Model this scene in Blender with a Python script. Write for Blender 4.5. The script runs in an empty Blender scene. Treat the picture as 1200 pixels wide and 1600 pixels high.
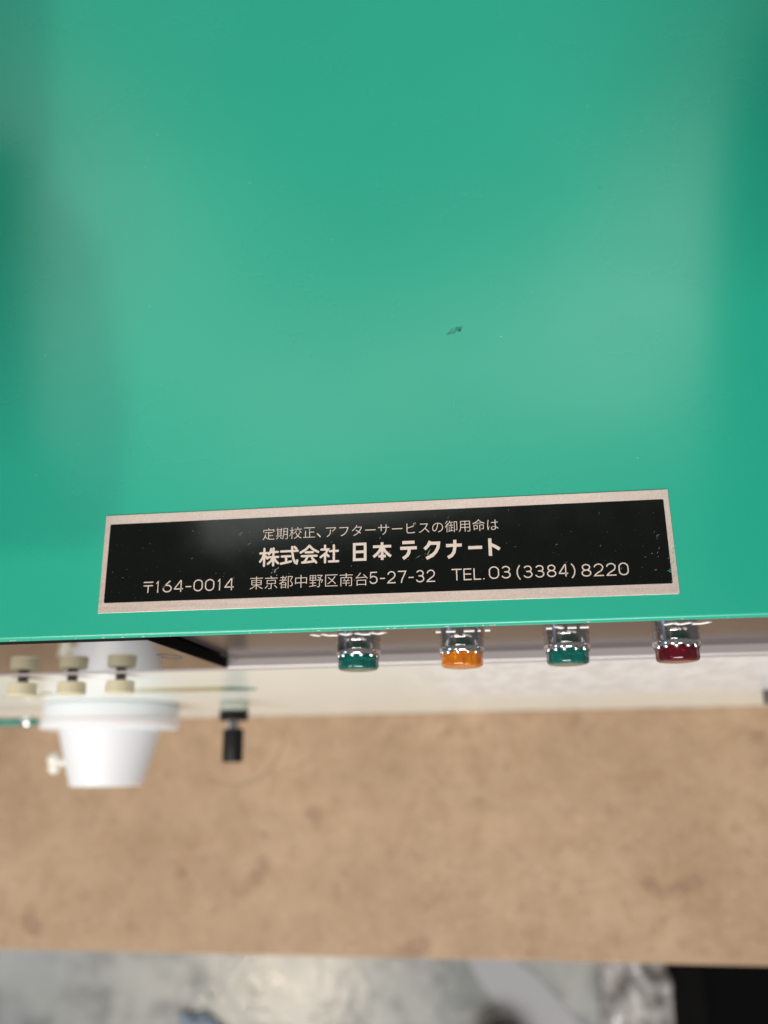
import bpy, bmesh, math, random
from mathutils import Vector, Matrix, noise
random.seed(7)
S = bpy.context.scene
COL = S.collection
MM = 0.001

# ------------------------------------------------------------------ camera
cam = bpy.data.cameras.new('camera')
cam.sensor_fit = 'HORIZONTAL'
cam.sensor_width = 36.0
cam.lens = 38.97
cam.clip_start = 0.01
cam.clip_end = 60
cam_ob = bpy.data.objects.new('camera', cam)
COL.objects.link(cam_ob)
right = Vector((0.99225657, -0.01346917, -0.12347259))
up = Vector((0.04847551, 0.95726007, 0.28513731))
back = Vector((0.11435482, -0.28891477, 0.95050052))
M = Matrix((right, up, back)).transposed().to_4x4()
M.translation = Vector((0, -0.03263403, 0.20878669))
cam_ob.matrix_world = M
cam.dof.use_dof = True
cam.dof.focus_distance = 0.214
cam.dof.aperture_fstop = 10.0
S.camera = cam_ob

# ------------------------------------------------------------------ world, lamps, exposure
S.view_settings.view_transform = 'Standard'
S.view_settings.look = 'None'
S.view_settings.exposure = 0.0
S.view_settings.gamma = 1.0
S.view_settings.use_curve_mapping = False
w = bpy.data.worlds.new('World')
S.world = w
w.use_nodes = True
bg = w.node_tree.nodes['Background']
bg.inputs[0].default_value = (1.0, 0.93, 0.86, 1)
bg.inputs[1].default_value = 0.17

def lamp(name, loc, target, sx, sy, power, col):
    l = bpy.data.lights.new(name, 'AREA')
    l.shape = 'RECTANGLE'
    l.size, l.size_y, l.energy, l.color = sx, sy, power, col
    o = bpy.data.objects.new(name, l)
    COL.objects.link(o)
    o.location = loc
    d = Vector(target) - Vector(loc)
    o.rotation_euler = d.to_track_quat('-Z', 'Y').to_euler()
    return o
lamp('ceiling_lamp_behind_left', (-1.03, 1.02, 1.5), (0, 0, 0), 0.85, 0.6, 3.0, (0.9, 1, 0.93))
lamp('ceiling_lamp_behind_right', (0.44, 0.90, 1.5), (0, 0, 0), 0.3, 0.6, 1.4, (0.95, 1, 0.9))
lamp('ceiling_lamp_above', (-0.1, 0.67, 1.5), (0, 0, -0.2), 1.1, 0.34, 2.7, (0.9, 1, 0.93))
lamp('ceiling_lamp_front', (-0.2, -1.9, 1.35), (0, 0, -0.35), 1.8, 0.8, 70, (1, 0.965, 0.93))
lamp('warm_ceiling_bulb', (-0.86, -0.84, 1.35), (-0.3, -0.4, -1.0), 0.14, 0.14, 10, (1, 0.82, 0.62))
lamp('cool_glint_light', (-1.6, -0.5, 0.7), (0, 0, -0.05), 0.16, 0.4, 1.6, (0.45, 0.65, 1.0))  # unseen cool light added to put a blue strip on the chrome

# ------------------------------------------------------------------ helpers
def link(o, parent=None):
    COL.objects.link(o)
    if parent is not None:
        o.parent = parent
    return o
def tag(o, label=None, cat=None, group=None, kind=None):
    if label: o['label'] = label
    if cat: o['category'] = cat
    if group: o['group'] = group
    if kind: o['kind'] = kind
    return o
def empty(name, loc=(0, 0, 0)):
    o = bpy.data.objects.new(name, None)
    o.empty_display_size = 0.02
    o.location = Vector(loc) * MM
    return link(o)
def obj(name, bm, mat, parent=None, smooth=False, scale=True, bevel=0, angle=35):
    if scale:
        bmesh.ops.scale(bm, vec=(MM, MM, MM), verts=bm.verts)
    bmesh.ops.recalc_face_normals(bm, faces=bm.faces)
    me = bpy.data.meshes.new(name)
    bm.to_mesh(me); bm.free()
    me.materials.append(mat)
    if smooth:
        for p in me.polygons: p.use_smooth = True
        me.set_sharp_from_angle(angle=math.radians(angle))
    o = bpy.data.objects.new(name, me)
    link(o, parent)
    if bevel:
        m = o.modifiers.new('bevel', 'BEVEL'); m.width = bevel * MM; m.segments = 3; m.limit_method = 'ANGLE'
        for p in me.polygons: p.use_smooth = True
        m.harden_normals = True
    return o
def box(bm, x0, x1, y0, y1, z0, z1):
    r = bmesh.ops.create_cube(bm, size=1)
    for v in r['verts']:
        v.co = Vector(((x0 + x1) / 2 + v.co.x * (x1 - x0), (y0 + y1) / 2 + v.co.y * (y1 - y0), (z0 + z1) / 2 + v.co.z * (z1 - z0)))
def prism(bm, pts, z0, z1):
    a = [bm.verts.new((x, y, z0)) for x, y in pts]; b = [bm.verts.new((x, y, z1)) for x, y in pts]
    n = len(pts)
    bm.faces.new(a[::-1]); bm.faces.new(b)
    for i in range(n): bm.faces.new((a[i], a[(i + 1) % n], b[(i + 1) % n], b[i]))
def lathe(bm, prof, origin, axis='-y', seg=64, caps=(True, True), wob=None):
    """prof: list of (distance along axis, radius)"""
    O = Vector(origin)
    A, U, V = {'-y': (Vector((0, -1, 0)), Vector((1, 0, 0)), Vector((0, 0, 1))),
               '-x': (Vector((-1, 0, 0)), Vector((0, 1, 0)), Vector((0, 0, 1))),
               'z': (Vector((0, 0, 1)), Vector((1, 0, 0)), Vector((0, 1, 0)))}[axis]
    rings = []
    for k, (t, r) in enumerate(prof):
        ring = []
        for i in range(seg):
            a = 2 * math.pi * i / seg
            rr = r * (wob(k, a) if wob else 1)
            ring.append(bm.verts.new(O + A * t + (U * math.cos(a) + V * math.sin(a)) * rr))
        rings.append(ring)
    for p, q in zip(rings, rings[1:]):
        for i in range(seg):
            bm.faces.new((p[i], p[(i + 1) % seg], q[(i + 1) % seg], q[i]))
    if caps[0]: bm.faces.new(rings[0])
    if caps[1]: bm.faces.new(rings[-1][::-1])

class Mat:
    def __init__(s, name, col=(.5, .5, .5), rough=.5, metal=0, **kw):
        s.m = bpy.data.materials.new(name); s.m.use_nodes = True
        s.nt = s.m.node_tree; s.N = s.nt.nodes; s.L = s.nt.links
        s.b = s.N['Principled BSDF']
        s.b.inputs['Base Color'].default_value = (*col, 1)
        s.b.inputs['Roughness'].default_value = rough
        s.b.inputs['Metallic'].default_value = metal
        for k, v in kw.items(): s.b.inputs[k.replace('_', ' ')].default_value = v
        s.tc = s.N.new('ShaderNodeTexCoord')
    def noise(s, scale, detail=4, rough=.5, stretch=None):
        n = s.N.new('ShaderNodeTexNoise'); n.inputs['Scale'].default_value = scale
        n.inputs['Detail'].default_value = detail; n.inputs['Roughness'].default_value = rough
        if stretch:
            mp = s.N.new('ShaderNodeMapping'); mp.inputs['Scale'].default_value = stretch
            s.L.new(s.tc.outputs['Object'], mp.inputs[0]); s.L.new(mp.outputs[0], n.inputs['Vector'])
        else: s.L.new(s.tc.outputs['Object'], n.inputs['Vector'])
        return n.outputs['Fac']
    def ramp(s, fac, stops):
        r = s.N.new('ShaderNodeValToRGB'); e = r.color_ramp.elements
        while len(e) < len(stops): e.new(.5)
        for i, (p, c) in enumerate(stops):
            e[i].position = p; e[i].color = (*c, 1) if len(c) == 3 else c
        s.L.new(fac, r.inputs[0]); return r.outputs[0]
    def mix(s, fac, a, b, mode='MIX'):
        n = s.N.new('ShaderNodeMix'); n.data_type = 'RGBA'; n.blend_type = mode
        for inp, v in ((n.inputs[0], fac), (n.inputs[6], a), (n.inputs[7], b)):
            if isinstance(v, (int, float)): inp.default_value = v
            elif isinstance(v, tuple): inp.default_value = (*v, 1)
            else: s.L.new(v, inp)
        return n.outputs[2]
    def color(s, o): s.L.new(o, s.b.inputs['Base Color']); return s
    def rough(s, o): s.L.new(o, s.b.inputs['Roughness']); return s
    def bump(s, fac, strength, dist=.0002):
        n = s.N.new('ShaderNodeBump'); n.inputs['Strength'].default_value = strength; n.inputs['Distance'].default_value = dist
        s.L.new(fac, n.inputs['Height'])
        for sock in s.b.inputs['Normal'].links: s.L.new(sock.from_socket, n.inputs['Normal'])
        s.L.new(n.outputs[0], s.b.inputs['Normal']); return s
g = lambda v: (v, v, v)
def srgb(r, gg, b): return tuple(((c / 255) / 12.92 if c / 255 < .04045 else ((c / 255 + .055) / 1.055) ** 2.4) for c in (r, gg, b))

# ------------------------------------------------------------------ materials
m = Mat('green_enamel', (0.030, 0.40, 0.255), .22)
n = m.noise(9, 3); m.color(m.mix(m.ramp(n, [(.3, g(0)), (.7, g(1))]), (0.018, 0.350, 0.245), (0.021, 0.372, 0.262)))
m.bump(m.noise(900, 2), .06, .0001); m.bump(m.noise(14, 2), .1, .0004)
m.rough(m.ramp(m.noise(30, 4), [(.3, g(.24)), (.7, g(.29))]))
GREEN = m.m
m = Mat('green_enamel_edge', (0.06, 0.50, 0.36), .3); EDGE = m.m
m = Mat('brushed_aluminium', (.8, .66, .6), .42, .75)
st = m.noise(900, 3, .6, (.08, 1.4, 1)); fl = m.noise(2600, 2, .7)
m.color(m.mix(m.ramp(fl, [(.35, g(0)), (.75, g(1))]), m.mix(st, (.66, .50, .46), (.80, .64, .59)), (.86, .74, .69)))
m.bump(fl, .25, .00005); m.rough(m.ramp(st, [(.3, g(.36)), (.7, g(.5))])); ALU = m.m
m = Mat('letter_aluminium', (.80, .66, .60), .45, .6); m.bump(m.noise(2600, 2), .2, .00004); LET = m.m
m = Mat('black_print', (.003, .004, .0035), .16, Specular_IOR_Level=.35)
sp = m.noise(1700, 2, .8, (1, 1, 1))
m.color(m.mix(m.ramp(sp, [(.70, g(0)), (.78, g(1))]), (.003, .0042, .0036), (.07, .085, .08)))
m.rough(m.ramp(m.noise(120, 4), [(.3, g(.07)), (.75, g(.13))])); m.bump(m.noise(60, 2), .04, .0001); BLACK = m.m
m = Mat('taupe_panel_paint', (.040, .032, .034), .18, Specular_IOR_Level=.18); m.bump(m.noise(1500, 2), .08, .00008); TAUPE = m.m
m = Mat('dark_display_glass', (.012, .011, .011), .035, Specular_IOR_Level=.8); m.bump(m.noise(14, 2), .02, .0002); GLASS = m.m
m = Mat('black_rubber', (.006, .006, .007), .9, Specular_IOR_Level=.1); RUB = m.m
m = Mat('black_plastic', (.004, .004, .005), .5, Specular_IOR_Level=.25); m.bump(m.noise(600, 3), .1); BPL = m.m
m = Mat('cream_enamel', (.80, .74, .64), .2)
n = m.noise(18, 4); base = m.mix(n, (.76, .80, .74), (.80, .85, .81))
sp = m.N.new('ShaderNodeSeparateXYZ'); m.L.new(m.tc.outputs['Object'], sp.inputs[0])
def rng(sock, a, b):
    r_ = m.N.new('ShaderNodeMapRange'); r_.interpolation_type = 'SMOOTHSTEP'; r_.inputs[1].default_value = a; r_.inputs[2].default_value = b
    m.L.new(sock, r_.inputs[0]); return r_.outputs[0]
def mul(a, b, op='MULTIPLY'):
    q = m.N.new('ShaderNodeMath'); q.operation = op; m.L.new(a, q.inputs[0])
    if isinstance(b, float): q.inputs[1].default_value = b
    else: m.L.new(b, q.inputs[1])
    return q.outputs[0]
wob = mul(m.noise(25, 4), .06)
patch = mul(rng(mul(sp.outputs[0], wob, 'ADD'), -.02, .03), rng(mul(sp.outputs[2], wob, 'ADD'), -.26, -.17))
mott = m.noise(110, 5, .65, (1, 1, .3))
lit_zone = m.mix(m.ramp(mott, [(.40, g(0)), (.58, g(1))]), (.72, .76, .80), (.87, .93, .98))  # brighter light on the front painted into the enamel colour, with mottling
m.color(m.mix(patch, base, lit_zone)); m.bump(m.noise(500, 2), .08); CREAM = m.m
m = Mat('painted_lit_zone', (.80, .75, .74), .28)  # mottled colour for that painted light zone, not assigned
n = m.noise(140, 5, .6, (1, 1, .35)); m.color(m.mix(m.ramp(n, [(.42, g(0)), (.6, g(1))]), (.80, .77, .76), (.90, .87, .86)))
m.bump(n, .5, .0006); LIT_ZONE = m.m
m = Mat('grey_trim', (.42, .39, .40), .3, .2); TRIM = m.m
m = Mat('chrome', (.78, .78, .81), .04, 1); CHROME = m.m
def lens(name, col):
    m = Mat(name, col, .06, Coat_Weight=.4, Coat_Roughness=.03)
    m.b.inputs['Transmission Weight'].default_value = .55
    n = m.noise(350, 2); m.color(m.mix(m.ramp(n, [(.3, g(0)), (.7, g(1))]), tuple(c * .75 for c in col), tuple(min(1, c * 1.25) for c in col)))
    m.bump(n, .15, .0003)
    return m.m
LG = lens('green_lens', (.002, .18, .15)); LO = lens('orange_lens', (.95, .27, .01)); LR = lens('red_lens', (.16, .002, .018))
m = Mat('panel_white_print', (.85, .85, .82), .5); WPR = m.m
m = Mat('ivory_plastic', (.66, .61, .44), .4); m.bump(m.noise(300, 2), .1); IVORY = m.m
m = Mat('pale_ivory', (.74, .73, .66), .35); IVORYW = m.m
m = Mat('white_plastic', (.70, .725, .77), .35, Subsurface_Weight=.35, Subsurface_Scale=.02); WHITE = m.m
m = Mat('olive_acrylic', (.26, .24, .10), .2)
sx = m.N.new('ShaderNodeSeparateXYZ'); m.L.new(m.tc.outputs['Object'], sx.inputs[0])
mr = m.N.new('ShaderNodeMapRange'); mr.inputs[1].default_value = -.165; mr.inputs[2].default_value = -.105
m.L.new(sx.outputs[0], mr.inputs[0])
m.color(m.ramp(mr.outputs[0], [(0, (.55, .56, .42)), (.35, (.30, .27, .13)), (.8, (.24, .24, .11)), (.95, (.02, .16, .12))])); ACR = m.m
m = Mat('teal_acrylic', (.01, .16, .12), .1); TEAL = m.m
m = Mat('pale_clear_tube', (.70, .80, .76), .08, IOR=1.45); m.b.inputs['Transmission Weight'].default_value = .8; TUBE = m.m
m = Mat('dark_steel', (.16, .14, .13), .35, .8); STEEL = m.m
# hardboard
m = Mat('hardboard', (.42, .28, .17), .55)
n1 = m.noise(11, 5, .6); n2 = m.noise(55, 4, .6); n3 = m.noise(24, 2, .5); n4 = m.noise(380, 3, .6)
c = m.mix(m.ramp(n1, [(.36, g(0)), (.64, g(1))]), (.345, .235, .15), (.41, .29, .19))
c = m.mix(m.ramp(m.noise(30, 5, .65), [(.34, g(.5)), (.6, g(0))]), c, (.275, .182, .112))
c = m.mix(m.ramp(m.noise(120, 4, .7), [(.30, g(.6)), (.46, g(0))]), c, (.24, .16, .10))
c = m.mix(m.ramp(n2, [(.3, g(.5)), (.52, g(0))]), c, (.30, .195, .112))
c = m.mix(m.ramp(n3, [(.665, g(0)), (.73, g(.5))]), c, (.16, .095, .06))
c = m.mix(m.ramp(n4, [(.6, g(0)), (.72, g(.5))]), c, (.62, .45, .32))
m.color(c); m.bump(n4, .3, .0004); m.rough(m.ramp(n2, [(.3, g(.42)), (.7, g(.6))])); BOARD = m.m
m = Mat('board_edge', (.33, .2, .11), .75); EDGEB = m.m
m = Mat('water_stain', (.325, .222, .14), .5); STAIN = m.m
# concrete
m = Mat('concrete', (.33, .35, .36), .3)
n1 = m.noise(3.2, 6, .6); n2 = m.noise(16, 5, .6); n3 = m.noise(70, 3, .6)
c = m.mix(m.ramp(n1, [(.35, g(0)), (.65, g(1))]), (.29, .315, .32), (.47, .48, .46))
c = m.mix(m.ramp(n2, [(.32, g(.7)), (.52, g(0))]), c, (.15, .17, .175))
c = m.mix(m.ramp(n3, [(.58, g(0)), (.68, g(.4))]), c, (.55, .56, .53))
m.color(c); m.bump(n3, .5, .002); m.rough(m.ramp(n2, [(.3, g(.12)), (.7, g(.26))])); CONC = m.m
m = Mat('black_cloth', (.002, .002, .0025), .9, Specular_IOR_Level=.08); CLOTHB = m.m
m = Mat('lavender_cloth', (.40, .41, .44), .8); m.bump(m.noise(200, 3), .4); CLOTHL = m.m
m = Mat('blue_cloth', (.26, .34, .44), .7); CLOTHU = m.m
m = Mat('brown_leather', (.10, .045, .04), .5); LEATH = m.m
m = Mat('clear_wrap', (.72, .70, .70), .12); m.b.inputs['Transmission Weight'].default_value = .45; WRAP = m.m
m = Mat('blocker_brown', (.62, .38, .14), .6); SHW = m.m  # colours of the added boards that shade the lid
m = Mat('blocker_dark', (.12, .12, .12), .6); SHG = m.m

# ------------------------------------------------------------------ setting
bm = bmesh.new(); box(bm, -3500, 3500, -3500, 3500, -1140, -1100)
tag(obj('floor', bm, CONC), kind='structure')
tb = empty('work_table', (0, 0, -1100))
tag(tb, 'brown hardboard table top under the green instrument, stained and out of focus', 'table')
def under(o):                      # children keep world placement although the Empty stands elsewhere
    o.matrix_parent_inverse = Matrix.Translation(-o.parent.location); return o
bm = bmesh.new()
prism(bm, [(-900, -146), (-337, -150.5), (160, -154.4), (700, -158.6), (700, 620), (-900, 620)], -400, -380)
under(obj('tabletop', bm, BOARD, tb, bevel=1.2))
for x in (-850, 640):
    for y in (-70, 560):
        bm = bmesh.new(); box(bm, x, x + 50, y, y + 50, -1100, -400.5)
        under(obj('leg', bm, EDGEB, tb, bevel=2))
# faint tide mark on the table near the black knob
def ribbon(bm, pts, wd, z, taper=True, hv=.0):
    n = len(pts); L = []; R = []
    for i, p in enumerate(pts):
        a = Vector(pts[max(i - 1, 0)]); b = Vector(pts[min(i + 1, n - 1)]); d = (b - a).normalized()
        nn = Vector((-d.y, d.x)); ww = wd / 2 * (math.sin(math.pi * (i + .6) / (n + .2)) ** .5 if taper else 1)
        L.append(bm.verts.new((*(Vector(p) + nn * ww), z))); R.append(bm.verts.new((*(Vector(p) - nn * ww), z)))
    for i in range(n - 1): bm.faces.new((L[i], R[i], R[i + 1], L[i + 1]))
bm = bmesh.new()
ribbon(bm, [(-178 + 33 * math.cos(a) * (1 + .08 * math.sin(3 * a)), -22 + 24 * math.sin(a)) for a in [math.radians(t) for t in range(-120, 42, 9)]], 2.2, -379.7)
0 and ribbon(bm, [(-205 + 40 * math.cos(a), -88 + 22 * math.sin(a)) for a in [math.radians(t) for t in range(-60, 60, 9)]], 3, -379.7)
st_ = under(obj('water_mark', bm, STAIN, tb))

# ------------------------------------------------------------------ the instrument
inst = empty('test_instrument', (0, 0, 0))
tag(inst, 'green topped bench instrument with black nameplate, pilot lamps and cream front', 'instrument')
X0, X1, YB = -330, 300, 330
# lid: folded sheet with rounded front edge
bm = bmesh.new()
r = 1.1
prof = [(YB, 0)] + [(r * (1 - math.sin(a)), -r * (1 - math.cos(a))) for a in [math.radians(t) for t in range(0, 91, 10)]] + [(0, -2.0), (1.4, -2.0), (1.4, -1.6), (YB, -1.6)]
a = [bm.verts.new((X0, y, z)) for y, z in prof]; b = [bm.verts.new((X1, y, z)) for y, z in prof]
for i in range(len(prof)):
    j = (i + 1) % len(prof); bm.faces.new((a[i], a[j], b[j], b[i]))
bm.faces.new(a); bm.faces.new(b[::-1])
lid = obj('lid', bm, GREEN, inst, smooth=True, angle=40)
bm = bmesh.new(); box(bm, -88, X1 - 1, 3.2, YB - 1, -78.3, -1.75)
up_ = obj('upper_panel', bm, TAUPE, inst); up_['label'] = 'dark taupe painted upper panel behind the pilot lamps'
# display window unit standing proud, with a black side frame
bm = bmesh.new(); box(bm, X0 + 1, -90.8, 0, YB - 1, -78.3, -6.3)
obj('display_window', bm, GLASS, inst)
bm = bmesh.new(); box(bm, -90.78, -90.0, -.05, 3.18, -74.2, -2.6)
wf = obj('window_frame', bm, RUB, inst)
bm = bmesh.new(); box(bm, X0 + 1, -90.8, -.12, 30, -6.2, -2.05)
obj('window_gasket', bm, RUB, inst)
# seam trim and cream front
bm = bmesh.new(); box(bm, X0 + .5, X1 - .5, -.35, 8, -83.5, -78.6)
obj('seam_trim', bm, TRIM, inst, bevel=1.2)
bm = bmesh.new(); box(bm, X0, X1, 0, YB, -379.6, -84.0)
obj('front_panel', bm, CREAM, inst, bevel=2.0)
bm = bmesh.new()
if True:
    ring = [(-98.3 + 3.3 * math.cos(t), -42.5 + 7 * math.sin(t)) for t in [math.radians(k) for k in range(0, 360, 20)]]
    inn = [(-98.3 + 2.2 * math.cos(t), -42.5 + 4.6 * math.sin(t)) for t in [math.radians(k) for k in range(0, 360, 20)]]
    A = [bm.verts.new((x, -.06, z)) for x, z in ring]; B = [bm.verts.new((x, -.06, z)) for x, z in inn]
    for i in range(18): bm.faces.new((A[i], A[(i + 1) % 18], B[(i + 1) % 18], B[i]))
mk = obj('oval_mark', bm, Mat('grey_mark', (.10, .095, .09), .5).m, inst)

# ---- indicator lamps
def bead(k, a): return 1
def indicator(x, mat, col):
    bm = bmesh.new()
    lathe(bm, [(0, 6.75), (1.0, 6.75), (1.05, 6.6), (1.2, 6.6), (1.25, 6.7), (3.3, 6.65), (3.35, 6.5), (3.5, 6.5), (3.55, 6.65), (4.6, 6.6), (4.9, 6.45), (5.05, 6.2), (5.05, 5.0)], (x, 3.2, -40), seg=72)
    be = obj('lamp_bezel', bm, CHROME, inst, smooth=True)
    bm = bmesh.new()   # scalloped retaining ring, each scallop catches a highlight
    for i in range(12):
        a = 2 * math.pi * i / 12 + .2 + random.uniform(-.05, .05)
        mt = Matrix.Translation((x + math.cos(a) * 5.75, 3.2 - 4.8, -40 + math.sin(a) * 5.75))
        bmesh.ops.create_uvsphere(bm, u_segments=12, v_segments=8, radius=.95, matrix=mt @ Matrix.Diagonal((1, 1.25, 1, 1)))
    obj('scalloped_ring', bm, CHROME, be, smooth=True, angle=180)
    bm = bmesh.new()
    lathe(bm, [(0, 5.6), (.3, 6.05), (3.3, 6.05), (3.85, 5.85), (4.2, 5.3), (4.35, 4.3), (4.4, 2)], (x, 3.2 - 5.0, -40), seg=128,
          wob=lambda k, a: 1 + (.014 * math.cos(16 * a) if 0 < k < 4 else 0))
    le = obj('lamp_lens', bm, mat, be, smooth=True, angle=50); le['label'] = col + ' lens'
    be['label'] = 'chrome pilot lamp with ' + col + ' lens'
indicator(-38.3, LG, 'dark green'); indicator(-7.3, LO, 'orange'); indicator(23.4, LG, 'dark green'); indicator(54.3, LR, 'dark red')

# illegible white print over each lamp (only its lower strokes show under the lid)
def tube(bm, p, q, rad, flat=.3, seg=8):
    p = Vector(p); q = Vector(q); d = (q - p).normalized(); s1 = d.cross(Vector((0, 1, 0))).normalized(); s2 = Vector((0, 1, 0))
    A = []; B = []
    for i in range(seg):
        a = 2 * math.pi * i / seg; o = s1 * math.cos(a) * rad + s2 * math.sin(a) * rad * flat
        A.append(bm.verts.new(p + o)); B.append(bm.verts.new(q + o))
    for i in range(seg): bm.faces.new((A[i], A[(i + 1) % seg], B[(i + 1) % seg], B[i]))
    bm.faces.new(A[::-1]); bm.faces.new(B)
for x, segs in ((-39.2, [(-10.8, -9.2, 1), (-7.6, -6.2, 1), (-6.0, -3.6, 0), (-2.4, -.8, 1), (-.8, .6, -1), (2.2, 3.8, 1), (3.8, 6.0, 0), (6.4, 8.4, 1), (8.4, 10.6, -1)]),
                (-6.6, [(-7.6, -6.2, 0), (-4.6, -2.0, 0), (0.4, 3.4, 0), (4.4, 5.2, 0), (6.4, 7.9, 0)]),
                (23.0, [(-6.0, -4.4, 0), (-3.4, -1.6, 1), (0, 2.4, 0), (3.4, 5.8, 0)]),
                (55.4, [(-5.6, -3.8, -1), (-3.8, -1.8, 1), (-1.4, .8, -1), (1.6, 3.8, 0), (4.0, 5.8, -1)])):
    bm = bmesh.new()
    for i, (a, b, s) in enumerate(segs):
        z0 = -27.4; z1 = z0 - 2.6
        if s == 0: tube(bm, (x + a, 3.15, z1), (x + b, 3.15, z1), .9)
        elif s > 0: tube(bm, (x + a, 3.15, z0), (x + b, 3.15, z1), .8)
        else: tube(bm, (x + a, 3.15, z1), (x + b, 3.15, z0), .8)
    obj('panel_print', bm, WPR, inst)

# ---- thumb screws on the cream front, left
for x in (-172.5, -153.1, -134.3):
    bm = bmesh.new(); lathe(bm, [(-1, 1.9), (2.6, 1.9), (2.6, 2.6), (3.1, 2.6)], (x, 0, -88), seg=24)
    s_ = obj('thumb_screw', bm, STEEL, inst, smooth=True)
    bm = bmesh.new(); lathe(bm, [(2.3, 4.4), (2.6, 5.0), (6.6, 5.2), (7.0, 4.8)], (x, 0, -88), seg=40, wob=lambda k, a: 1 + .012 * math.cos(24 * a))
    obj('cap', bm, IVORY, s_, smooth=True)
# ---- acrylic strips
bm = bmesh.new(); box(bm, -158, -112, -.55, 1, -161, -147)
for v in bm.verts:
    if v.co.x > -120 and v.co.z < -150: v.co.x += 9
obj('acrylic_strip', bm, ACR, inst, bevel=.2)
bm = bmesh.new(); box(bm, -214, -199, -.55, 1, -161, -149); obj('acrylic_strip', bm, ACR, inst, bevel=.2)
bm = bmesh.new(); lathe(bm, [(0, 1.4), (1, 2.1), (60, 2.1)], (-244, -8.6, -230), axis='-x', seg=24)
gr = obj('teal_rod', bm, TEAL, inst, smooth=True)
bm = bmesh.new(); lathe(bm, [(4, 2.6), (5, 3.2), (7, 3.2), (8, 2.6)], (-244, -8.6, -230), axis='-x', seg=24)
obj('ring', bm, CHROME, gr, smooth=True)
# ---- white funnel fitting
bm = bmesh.new()
lathe(bm, [(0, 34), (.8, 35.2), (8.6, 35.4), (9.4, 36.3), (12.4, 36.3), (13.2, 35.4), (13.6, 27.4), (14.5, 26.4), (40.6, 19.2), (41.8, 18.9), (42.4, 18.2), (42.4, 15.5), (34, 14.5)], (-204.2, 0, -235), seg=96)
fu = obj('funnel', bm, WHITE, inst, smooth=True, angle=30); fu['label'] = 'white plastic conical fitting with a wide flange'
bm = bmesh.new(); lathe(bm, [(0, 1.9), (8, 1.7), (9.2, 1.7)], (-223, -30, -235), axis='-x', seg=20)
bmesh.ops.create_uvsphere(bm, u_segments=20, v_segments=12, radius=3.6, matrix=Matrix.Translation((-235, -28.4, -235)))
bmesh.ops.create_uvsphere(bm, u_segments=20, v_segments=12, radius=3.4, matrix=Matrix.Translation((-235, -32.6, -236)))
obj('side_knob', bm, IVORYW, fu, smooth=True, angle=180)
# ---- black knob on a clear stub
bm = bmesh.new(); lathe(bm, [(0, 7.4), (5.0, 7.4)], (-134.2, 0, -230), seg=40)
pg = obj('control_peg', bm, TUBE, inst, smooth=True); pg['label'] = 'clear stub with black collar and black knob'
bm = bmesh.new(); lathe(bm, [(5.0, 7.0), (5.3, 7.6), (9.8, 7.6), (10.2, 7.0)], (-134.2, 0, -230), seg=40); obj('collar', bm, BPL, pg, smooth=True)
bm = bmesh.new(); lathe(bm, [(10.2, 3.6), (14.6, 3.4)], (-134.2, 0, -230), seg=30); obj('shaft', bm, CHROME, pg, smooth=True)
bm = bmesh.new(); lathe(bm, [(14.4, 4.6), (14.8, 5.2), (30.6, 5.2), (31.2, 4.7)], (-134.2, 0, -230), seg=40, wob=lambda k, a: 1 + .02 * math.cos(20 * a)); obj('knob', bm, BPL, pg, smooth=True, angle=50)
bm = bmesh.new(); lathe(bm, [(0, 3.6), (6.4, 3.6), (7, 3.2)], (141, 0, -240), seg=30); obj('plug', bm, STEEL, inst, smooth=True)

# ---- nameplate
ph = -0.0028
NP = bpy.data.objects.new('nameplate', None)
W, H = 150.0, 27.08
bm = bmesh.new()
prism(bm, [(-75, -13.54), (74.6, -13.5), (75, -13.2), (74.9, 13.54), (-75, 13.54)], 0, .22)
NP = obj('nameplate', bm, ALU, inst, bevel=.08)
NP.location = (-27.173 * MM, 19.816 * MM, .02 * MM); NP.rotation_euler = (0, 0, ph)
NP['label'] = 'black and pinkish metal nameplate with Japanese lettering'
bm = bmesh.new()
def rr(x0, x1, y0, y1, r, n=5):
    pts = []
    for cx, cy, a0 in ((x1 - r, y1 - r, 0), (x0 + r, y1 - r, 90), (x0 + r, y0 + r, 180), (x1 - r, y0 + r, 270)):
        for i in range(n + 1):
            a = math.radians(a0 + 90 * i / n); pts.append((cx + r * math.cos(a), cy + r * math.sin(a)))
    return pts
prism(bm, rr(-73.55, 73.55, -10.85, 10.95, .35), .215, .245)
obj('printed_field', bm, BLACK, NP)

ZL = .262
def text_part(name, items):
    bm = bmesh.new()
    for s, u0, u1, v0, v1, off, fit in items:
        cu = bpy.data.curves.new('t', 'FONT'); cu.body = s; cu.size = 1; cu.offset = off; cu.resolution_u = 4
        o = bpy.data.objects.new('t', cu); COL.objects.link(o)
        bpy.context.view_layer.update()
        me = bpy.data.meshes.new_from_object(o.evaluated_get(bpy.context.evaluated_depsgraph_get()))
        xs = [v.co.x for v in me.vertices]; ys = [v.co.y for v in me.vertices]
        ax, bx, ay, by = min(xs), max(xs), min(ys), max(ys)
        sx = (u1 - u0) / (bx - ax); sy = (v1 - v0) / (by - ay)
        for v in me.vertices:
            v.co = (u0 + (v.co.x - ax) * sx, v0 + (v.co.y - ay) * sy, ZL)
        bm.from_mesh(me)
        bpy.data.objects.remove(o); bpy.data.meshes.remove(me); bpy.data.curves.remove(cu)
    return bm
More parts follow.
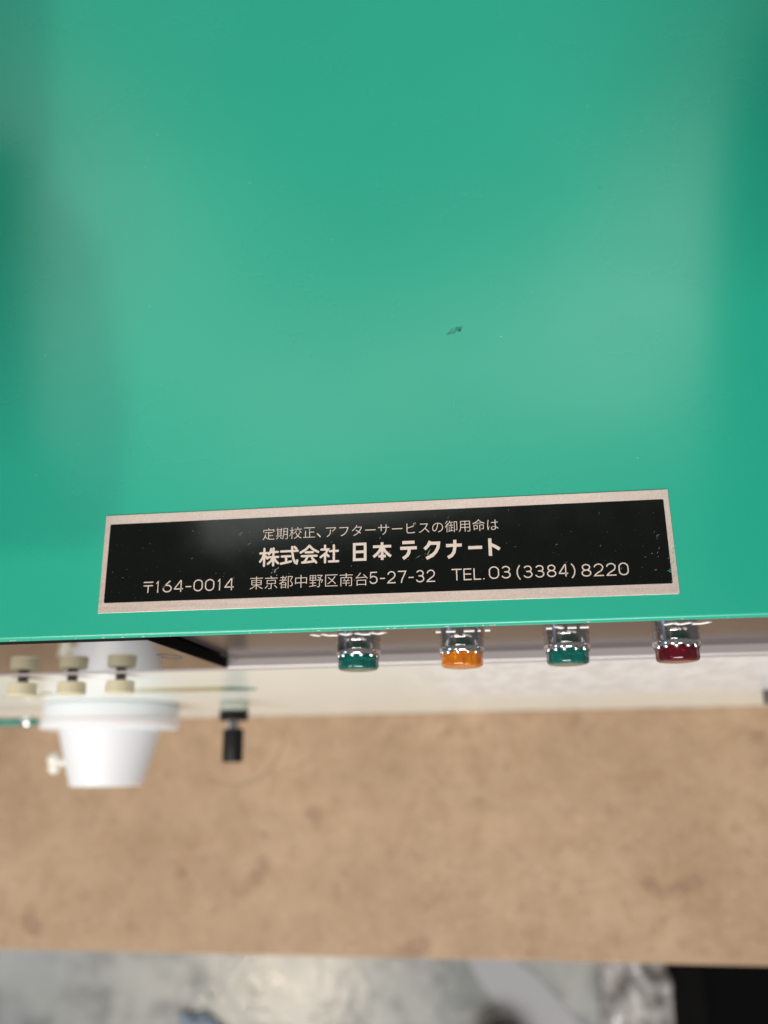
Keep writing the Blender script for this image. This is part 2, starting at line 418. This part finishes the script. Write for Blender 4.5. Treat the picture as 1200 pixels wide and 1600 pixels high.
# --- monoline stroke lettering (round ended)
def arc(cx, cy, rx, ry, a0, a1, n=14):
    return [(cx + rx * math.cos(math.radians(a0 + (a1 - a0) * i / n)), cy + ry * math.sin(math.radians(a0 + (a1 - a0) * i / n))) for i in range(n + 1)]
def glyph(ch):
    if ch == '0': return [arc(.5, .66, .5, .34, 0, 180) + arc(.5, .34, .5, .34, 180, 360) + [(1, .66)]]
    if ch == '1': return [[(.25, .82), (.55, 1), (.55, 0)]]
    if ch == '2': return [arc(.5, .7, .48, .3, 165, 0) + [(.93, .56), (.8, .44), (.35, .24), (.1, .1), (0, 0), (1, 0)]]
    if ch == '3': return [arc(.48, .75, .44, .25, 150, -70) + [(.35, .53)], [(.35, .53)] + arc(.48, .27, .5, .27, 78, -155)]
    if ch == '4': return [[(.78, 0), (.78, 1), (.7, 1), (0, .28), (0, .24), (1, .24)]]
    if ch == '5': return [[(.92, 1), (.14, 1), (.06, .5)] + arc(.48, .32, .5, .32, 140, -152)]
    if ch == '6': return [[(.8, 1), (.45, .78), (.2, .56), (.06, .42)] + arc(.5, .31, .5, .31, 165, 525)]
    if ch == '7': return [[(0, 1), (1, 1), (.75, .6), (.5, .3), (.4, 0)]]
    if ch == '8': return [arc(.5, .76, .42, .24, -90, 270), arc(.5, .26, .5, .26, 90, 450)]
    if ch == '-': return [[(0, .42), (1, .42)]]
    if ch == '(': return [[(1, 1.08), (.35, .85), (.05, .6), (.05, .36), (.35, .1), (1, -.12)]]
    if ch == ')': return [[(0, 1.08), (.65, .85), (.95, .6), (.95, .36), (.65, .1), (0, -.12)]]
    if ch == 'T': return [[(0, 1), (1, 1)], [(.5, 1), (.5, 0)]]
    if ch == 'E': return [[(1, 1), (0, 1), (0, 0), (1, 0)], [(0, .52), (.93, .52)]]
    if ch == 'L': return [[(0, 1), (0, 0), (1, 0)]]
    if ch == '.': return [[(0, .02), (.3, .02)]]
    if ch == 'Y': return [[(0, 1), (1, 1)], [(0, .66), (1, .66)], [(.5, .66), (.5, 0)]]     # postal mark
    # bold katakana, flat ends
    if ch == 'te': return [[(.13, .93), (.87, .93)], [(0, .6), (1, .6)], [(.55, .6), (.52, .35), (.42, .17), (.16, -.01)]]
    if ch == 'ku': return [[(.42, 1), (.28, .74), (.04, .52)], [(.36, .86), (.94, .86), (.9, .6), (.74, .33), (.5, .13), (.14, -.03)]]
    if ch == 'na': return [[(0, .68), (1, .68)], [(.57, 1), (.57, .6), (.5, .3), (.36, .1), (.1, -.03)]]
    if ch == 'bar': return [[(0, .5), (1, .5)]]
    if ch == 'to': return [[(.12, 1), (.12, 0)], [(.16, .66), (.55, .54), (1, .36)]]
    if ch == 'kabu': return [[(0, .74), (.43, .74)], [(.22, 1), (.22, 0)], [(.2, .7), (.13, .45), (.0, .25)], [(.26, .6), (.4, .42)], [(.6, .97), (.56, .8), (.48, .66)], [(.54, .79), (.97, .79)], [(.44, .49), (1, .49)], [(.73, 1), (.73, 0)], [(.7, .47), (.6, .26), (.43, .1)], [(.76, .47), (.86, .26), (1, .12)]]
    if ch == 'shiki': return [[(0, .76), (1, .76)], [(.66, 1), (.67, .7), (.74, .3), (.86, .06), (.94, .03), (.98, .2)], [(.8, 1), (.92, .88)], [(.05, .46), (.56, .46)], [(.31, .46), (.31, .1)], [(.0, .04), (.3, .09), (.6, .15)]]
    if ch == 'kai': return [[(.5, 1), (.3, .79), (0, .62)], [(.5, 1), (.7, .79), (1, .62)], [(.29, .62), (.71, .62)], [(.08, .4), (.92, .4)], [(.42, .39), (.32, .2), (.22, .06)], [(.1, .03), (.5, .05), (.82, .09)], [(.66, .27), (.8, .12), (.9, 0)]]
    if ch == 'sha': return [[(.24, 1), (.24, .84)], [(.04, .77), (.42, .77), (.28, .54), (.0, .32)], [(.25, .5), (.25, 0)], [(.32, .48), (.45, .36)], [(.53, .66), (.98, .66)], [(.75, 1), (.75, .04)], [(.48, .04), (1, .04)]]
    if ch == 'ni': return [[(.1, .94), (.9, .94), (.9, .06), (.1, .06), (.1, .94)], [(.1, .5), (.9, .5)]]
    if ch == 'hon': return [[(0, .76), (1, .76)], [(.5, 1), (.5, -.02)], [(.47, .74), (.34, .48), (.18, .3), (.02, .17)], [(.53, .74), (.66, .48), (.82, .3), (.98, .17)], [(.3, .2), (.7, .2)]]
    return []
ZC = [ZL]
def stroke(bm, pts, wd, round_=True):
    z = ZC[0]; ZC[0] = ZL + ((ZC[0] - ZL + .0025) % .06)
    P = [Vector(pts[0])]
    for p in pts[1:]:
        if (Vector(p) - P[-1]).length > 1e-3: P.append(Vector(p))
    n = len(P); closed = (P[0] - P[-1]).length < 1e-2
    if closed: P = P[:-1]; n -= 1
    rings = []
    for i in range(n):
        if closed: a, b, c = P[i - 1], P[i], P[(i + 1) % n]
        else: a, b, c = P[max(i - 1, 0)], P[i], P[min(i + 1, n - 1)]
        d1 = (b - a).normalized() if (b - a).length > 1e-6 else (c - b).normalized()
        d2 = (c - b).normalized() if (c - b).length > 1e-6 else d1
        n1 = Vector((-d1.y, d1.x)); n2 = Vector((-d2.y, d2.x)); mm = (n1 + n2)
        mm = n1 if mm.length < .2 else mm.normalized()
        k = wd / 2 / max(mm.dot(n1), .5)
        rings.append((bm.verts.new((*(b + mm * k), z)), bm.verts.new((*(b - mm * k), z))))
    for i in range(n if closed else n - 1):
        r0, r1 = rings[i], rings[(i + 1) % n]
        bm.faces.new((r0[0], r0[1], r1[1], r1[0]))
    if round_ and not closed:
        for e, q in ((0, 1), (-1, -2)):
            d = (P[e] - P[q]).normalized(); nn = Vector((-d.y, d.x)); f = []
            for i in range(1, 6):
                a = math.pi * i / 6
                f.append(bm.verts.new((*(P[e] + nn * math.cos(a) * wd / 2 + d * math.sin(a) * wd / 2), z)))
            # nn side is ring[0] for the end, ring[1] for the start
            s0, s1 = (rings[e][0], rings[e][1]) if e == -1 else (rings[e][1], rings[e][0])
            bm.faces.new([s0] + f + [s1])
def write(bm, seq, v0, v1, wd, round_=True):
    for ch, u0, u1 in seq:
        h = wd / 2
        for st in glyph(ch):
            stroke(bm, [(u0 + h + x * (u1 - u0 - wd), v0 + h + y * (v1 - v0 - wd)) for x, y in st], wd, round_)
def spread(s, u0, u1, gap, narrow={'-': .62, '1': .62, '.': .3}):
    ws = [narrow.get(c, 1) for c in s]; tot = sum(ws); unit = (u1 - u0 - gap * (len(s) - 1)) / tot; out = []; u = u0
    for c, w_ in zip(s, ws): out.append((c, u, u + unit * w_)); u += unit * w_ + gap
    return out
def finish_text(name, bm, label):
    for f in bm.faces:
        if f.normal.z < 0: f.normal_flip()
    bmesh.ops.scale(bm, vec=(MM, MM, MM), verts=bm.verts)
    me = bpy.data.meshes.new(name); bm.to_mesh(me); bm.free(); me.materials.append(LET)
    o = bpy.data.objects.new(name, me); link(o, NP); o['label'] = label; return o
TH = -.012
bm = text_part('l', [('定期校正', -30.59, -16.35, 4.68, 7.88, TH, 0), ('アフターサービスの御用命は', -13.5, 31.75, 4.62, 7.78, TH, 0)])
stroke(bm, [(-15.75, 5.75), (-15.0, 4.98)], .34)
finish_text('lettering', bm, 'upper line of thin Japanese lettering')
bm = bmesh.new()
for gl, u0, u1, v0, v1 in (('kabu', -31.36, -25.9, -2.65, 2.55), ('shiki', -25.75, -20.65, -2.45, 2.75), ('kai', -20.48, -15.2, -2.33, 2.87), ('sha', -15.1, -9.84, -2.36, 2.73)):
    write(bm, [(gl, u0, u1)], v0, v1, .60)
for gl, u0, u1, v0, v1 in (('ni', -6.6, -2.3, -2.34, 3.1), ('hon', -1.3, 4.2, -2.3, 3.05), ('te', 5.77, 10.94, -2.3, 3.1), ('ku', 11.93, 16.84, -2.4, 2.9), ('na', 17.67, 22.55, -2.4, 2.95), ('bar', 23.33, 27.75, -2.2, 2.75), ('to', 28.6, 32.2, -2.5, 2.95)):
    write(bm, [(gl, u0, u1)], v0, v1, .72 if gl in ('ni', 'hon') else .84, False)
finish_text('lettering', bm, 'middle line of bold Japanese lettering')
bm = text_part('l', [('東京都中野区南台', -33.61, -2.4, -8.6, -5.18, TH, 0)])
T = .29
write(bm, [('Y', -62.8, -60.1)], -8.55, -5.5, T)
write(bm, spread('164-0014', -59.6, -37.94, .62), -8.55, -5.38, T)
write(bm, spread('5-27-32', -1.95, 15.05, .55), -8.3, -5.1, T)
write(bm, [('T', 19.25, 21.9), ('E', 22.3, 24.35), ('L', 24.85, 26.75), ('.', 27.2, 27.85)], -8.18, -5.15, T)
write(bm, [('0', 28.72, 31.3), ('3', 31.85, 34.23)], -8.1, -4.86, T)
write(bm, [('(', 35.67, 36.63)], -8.2, -5.0, T)
write(bm, spread('3384', 37.35, 48.5, .6), -8.18, -4.98, T)
write(bm, [(')', 49.28, 50.3)], -8.3, -5.1, T)
write(bm, spread('8220', 51.73, 63.3, .6), -8.38, -5.15, T)
finish_text('lettering', bm, 'lower line with postcode, address and telephone number')

# scratches, flecks and chips on the nameplate
m = Mat('scuffed_metal', (.45, .50, .48), .5, .3); SCUF = m.m
bm = bmesh.new()
def fleck(u, v, ln, wd, ang, z=.285):
    d = Vector((math.cos(ang), math.sin(ang))); nn = Vector((-d.y, d.x)); c_ = Vector((u, v))
    pts = [c_ - d * ln / 2, c_ + nn * wd / 2 * random.uniform(.3, 1), c_ + d * ln / 2, c_ - nn * wd / 2 * random.uniform(.3, 1)]
    bm.faces.new([bm.verts.new((p.x, p.y, z + random.uniform(0, .02))) for p in pts])
def fleck_n(n, cu, cv, su, sv, ln, wd):
    for _ in range(n):
        fleck(random.gauss(cu, su), max(-12.5, min(12.5, random.gauss(cv, sv))), ln * random.uniform(.3, 1.3), wd * random.uniform(.4, 1.2), random.uniform(.3, 1.2))
fleck_n(9, -26.9, -3.6, .5, .8, .9, .22)
fleck_n(8, 13.3, -1.3, .9, .5, 1.6, .13)
fleck_n(10, 71.0, -.5, .9, 2.4, .6, .12)
for _ in range(46):
    fleck(random.uniform(-72, 72), random.uniform(-10.4, 10.4), random.uniform(.15, .9), random.uniform(.04, .1), random.uniform(.2, 1.3))
fleck_n(6, -36, 5, 2, 3, 1.2, .08)
sc = obj('scratches', bm, SCUF, NP); sc['kind'] = 'stuff'
bm = bmesh.new()
fleck_n(26, 74.2, -3.6, .45, 3.0, .7, .35)
fleck_n(4, 73.2, -7.6, .2, .5, .6, .4)
ch = obj('green_paint_chips', bm, EDGE, NP); ch['kind'] = 'stuff'
# paint damage on the lid
m = Mat('chipped_primer', (.018, .21, .15), .5); CHIP = m.m
def blot(name, cx, cy, pts, mat=CHIP):
    bm = bmesh.new(); bm.faces.new([bm.verts.new((cx + x, cy + y, .03)) for x, y in pts]); return obj(name, bm, mat, lid)
blot('paint_chip', -4.6, 82.9, [(-2.4, -1.1), (-2.1, -1.35), (-1.0, -1.1), (.1, -.9), (.6, -.2), (1.5, -.6), (1.9, .2), (2.5, 1.0), (1.6, .75), (.8, 1.1), (.3, .5), (.0, -.4), (-.9, -.75), (-1.7, -.7)])
m = Mat('worn_green', (.04, .28, .20), .55); WG = m.m
blot('paint_scuff', -4.6, 83.3, [(-1.9, -1.0), (-.4, -1.0), (.0, .2), (-.7, .1)], WG).location.z = -.006 * MM
blot('paint_chip', 0.9 - 4.0, 82.7, [(-.4, -.3), (.3, -.35), (.5, .2), (.0, .35)])
blot('paint_scratch', -80.9, 59.9, [(-.6, -.5), (.55, .35), (.5, .5), (-.5, -.3)])
blot('paint_scratch', 38.8, 125.3, [(-.3, -.2), (.25, -.25), (.3, .3), (-.2, .25)])
blot('paint_scratch', 84.5, 94, [(-.2, -.5), (.1, -.4), (.2, .5), (-.1, .4)])
bm = bmesh.new()
for _ in range(26):
    x = random.uniform(-150, 90); y = random.uniform(3, 215); r_ = random.uniform(.08, .24)
    if -104 < x < 50 and 4 < y < 36: continue
    bm.faces.new([bm.verts.new((x + r_ * math.cos(a) * random.uniform(.6, 1.3), y + r_ * math.sin(a), .04)) for a in (0, 1.2, 2.5, 3.8, 5.1)])
m = Mat('pale_dust', (.22, .50, .42), .8); du = obj('dust', bm, m.m, lid); du['kind'] = 'stuff'
# bright worn nicks along the folded edge
bm = bmesh.new()
for _ in range(26):
    x = random.uniform(-128, 66); box(bm, x, x + random.uniform(.2, .9), -.03, .15, -.62, -.45)
m = Mat('bare_edge_metal', (.7, .78, .72), .4, .5); en = obj('edge_nicks', bm, m.m, lid); en['kind'] = 'stuff'

# ------------------------------------------------------------------ things on the floor, far out of focus
def blob(name, loc, rad, mat, amp, freq, seed, label, cat, sub=5):
    bm = bmesh.new(); bmesh.ops.create_icosphere(bm, subdivisions=sub, radius=1)
    for v in bm.verts:
        d = v.co.normalized(); k = 1 + amp * noise.noise(d * freq + Vector((seed, 0, 0))) + amp * .5 * abs(noise.noise(d * freq * 2.7 + Vector((0, seed, 0))))
        v.co = Vector((d.x * rad[0] * k, d.y * rad[1] * k, max(-rad[2] * .6, d.z * rad[2] * k)))
    o = obj(name, bm, mat, None, smooth=True, angle=180); o.location = Vector(loc) * MM
    tag(o, label, cat); return o
bm = bmesh.new(); box(bm, 0, 560, -420, 60, 0, 330)
bag = obj('storage_bin', bm, CLOTHB, None, bevel=22); bag.location = (.205, -.245, -1.1)
tag(bag, 'black bin on the concrete floor beyond the right end of the table edge', 'bin')
blob('plastic_wrap', (178, -330, -1035), (46, 92, 65), WRAP, .5, 3.2, 3, 'crumpled clear plastic wrap lying beside the black bin', 'plastic wrap')
bm = bmesh.new(); prism(bm, [(-40, -250), (30, -300), (95, -370), (190, -460), (210, -560), (60, -560), (10, -430), (-35, -330), (-75, -270)], 0, 2)
cl = obj('folded_cloth', bm, CLOTHL, None); cl.location = (.02, -.02, -1.1)
tag(cl, 'pale lavender cloth lying folded on the floor below the table edge', 'cloth')
blob('shoe', (-14, -438, -1060), (46, 58, 40), LEATH, .15, 1.2, 5, 'dark brown shoe toe at the bottom edge, blurred', 'shoe')
blob('blue_rag', (-432, -418, -1094), (40, 42, 7), CLOTHU, .4, 2.0, 9, 'small blue rag on the floor at the bottom edge', 'rag')

# ------------------------------------------------------------------ unseen boards added to shade the lid and shape its reflections
bm = bmesh.new()
prism(bm, [(-260, 222), (-187, 219), (-174, 90), (-156, 62), (-143, 12), (-143, -20), (-260, -20)], 70, 80)
tag(obj('brown_blocker', bm, SHW), 'unseen brown board added to shade the left of the lid and its reflection', 'board')
bm = bmesh.new()
prism(bm, [(108, 224), (180, 224), (180, 8), (67, 8), (68, 14), (76, 70), (89, 144), (97, 186)], 70, 80)
tag(obj('grey_blocker', bm, SHG), 'unseen grey board added to darken the right of the lid and its reflection', 'board')
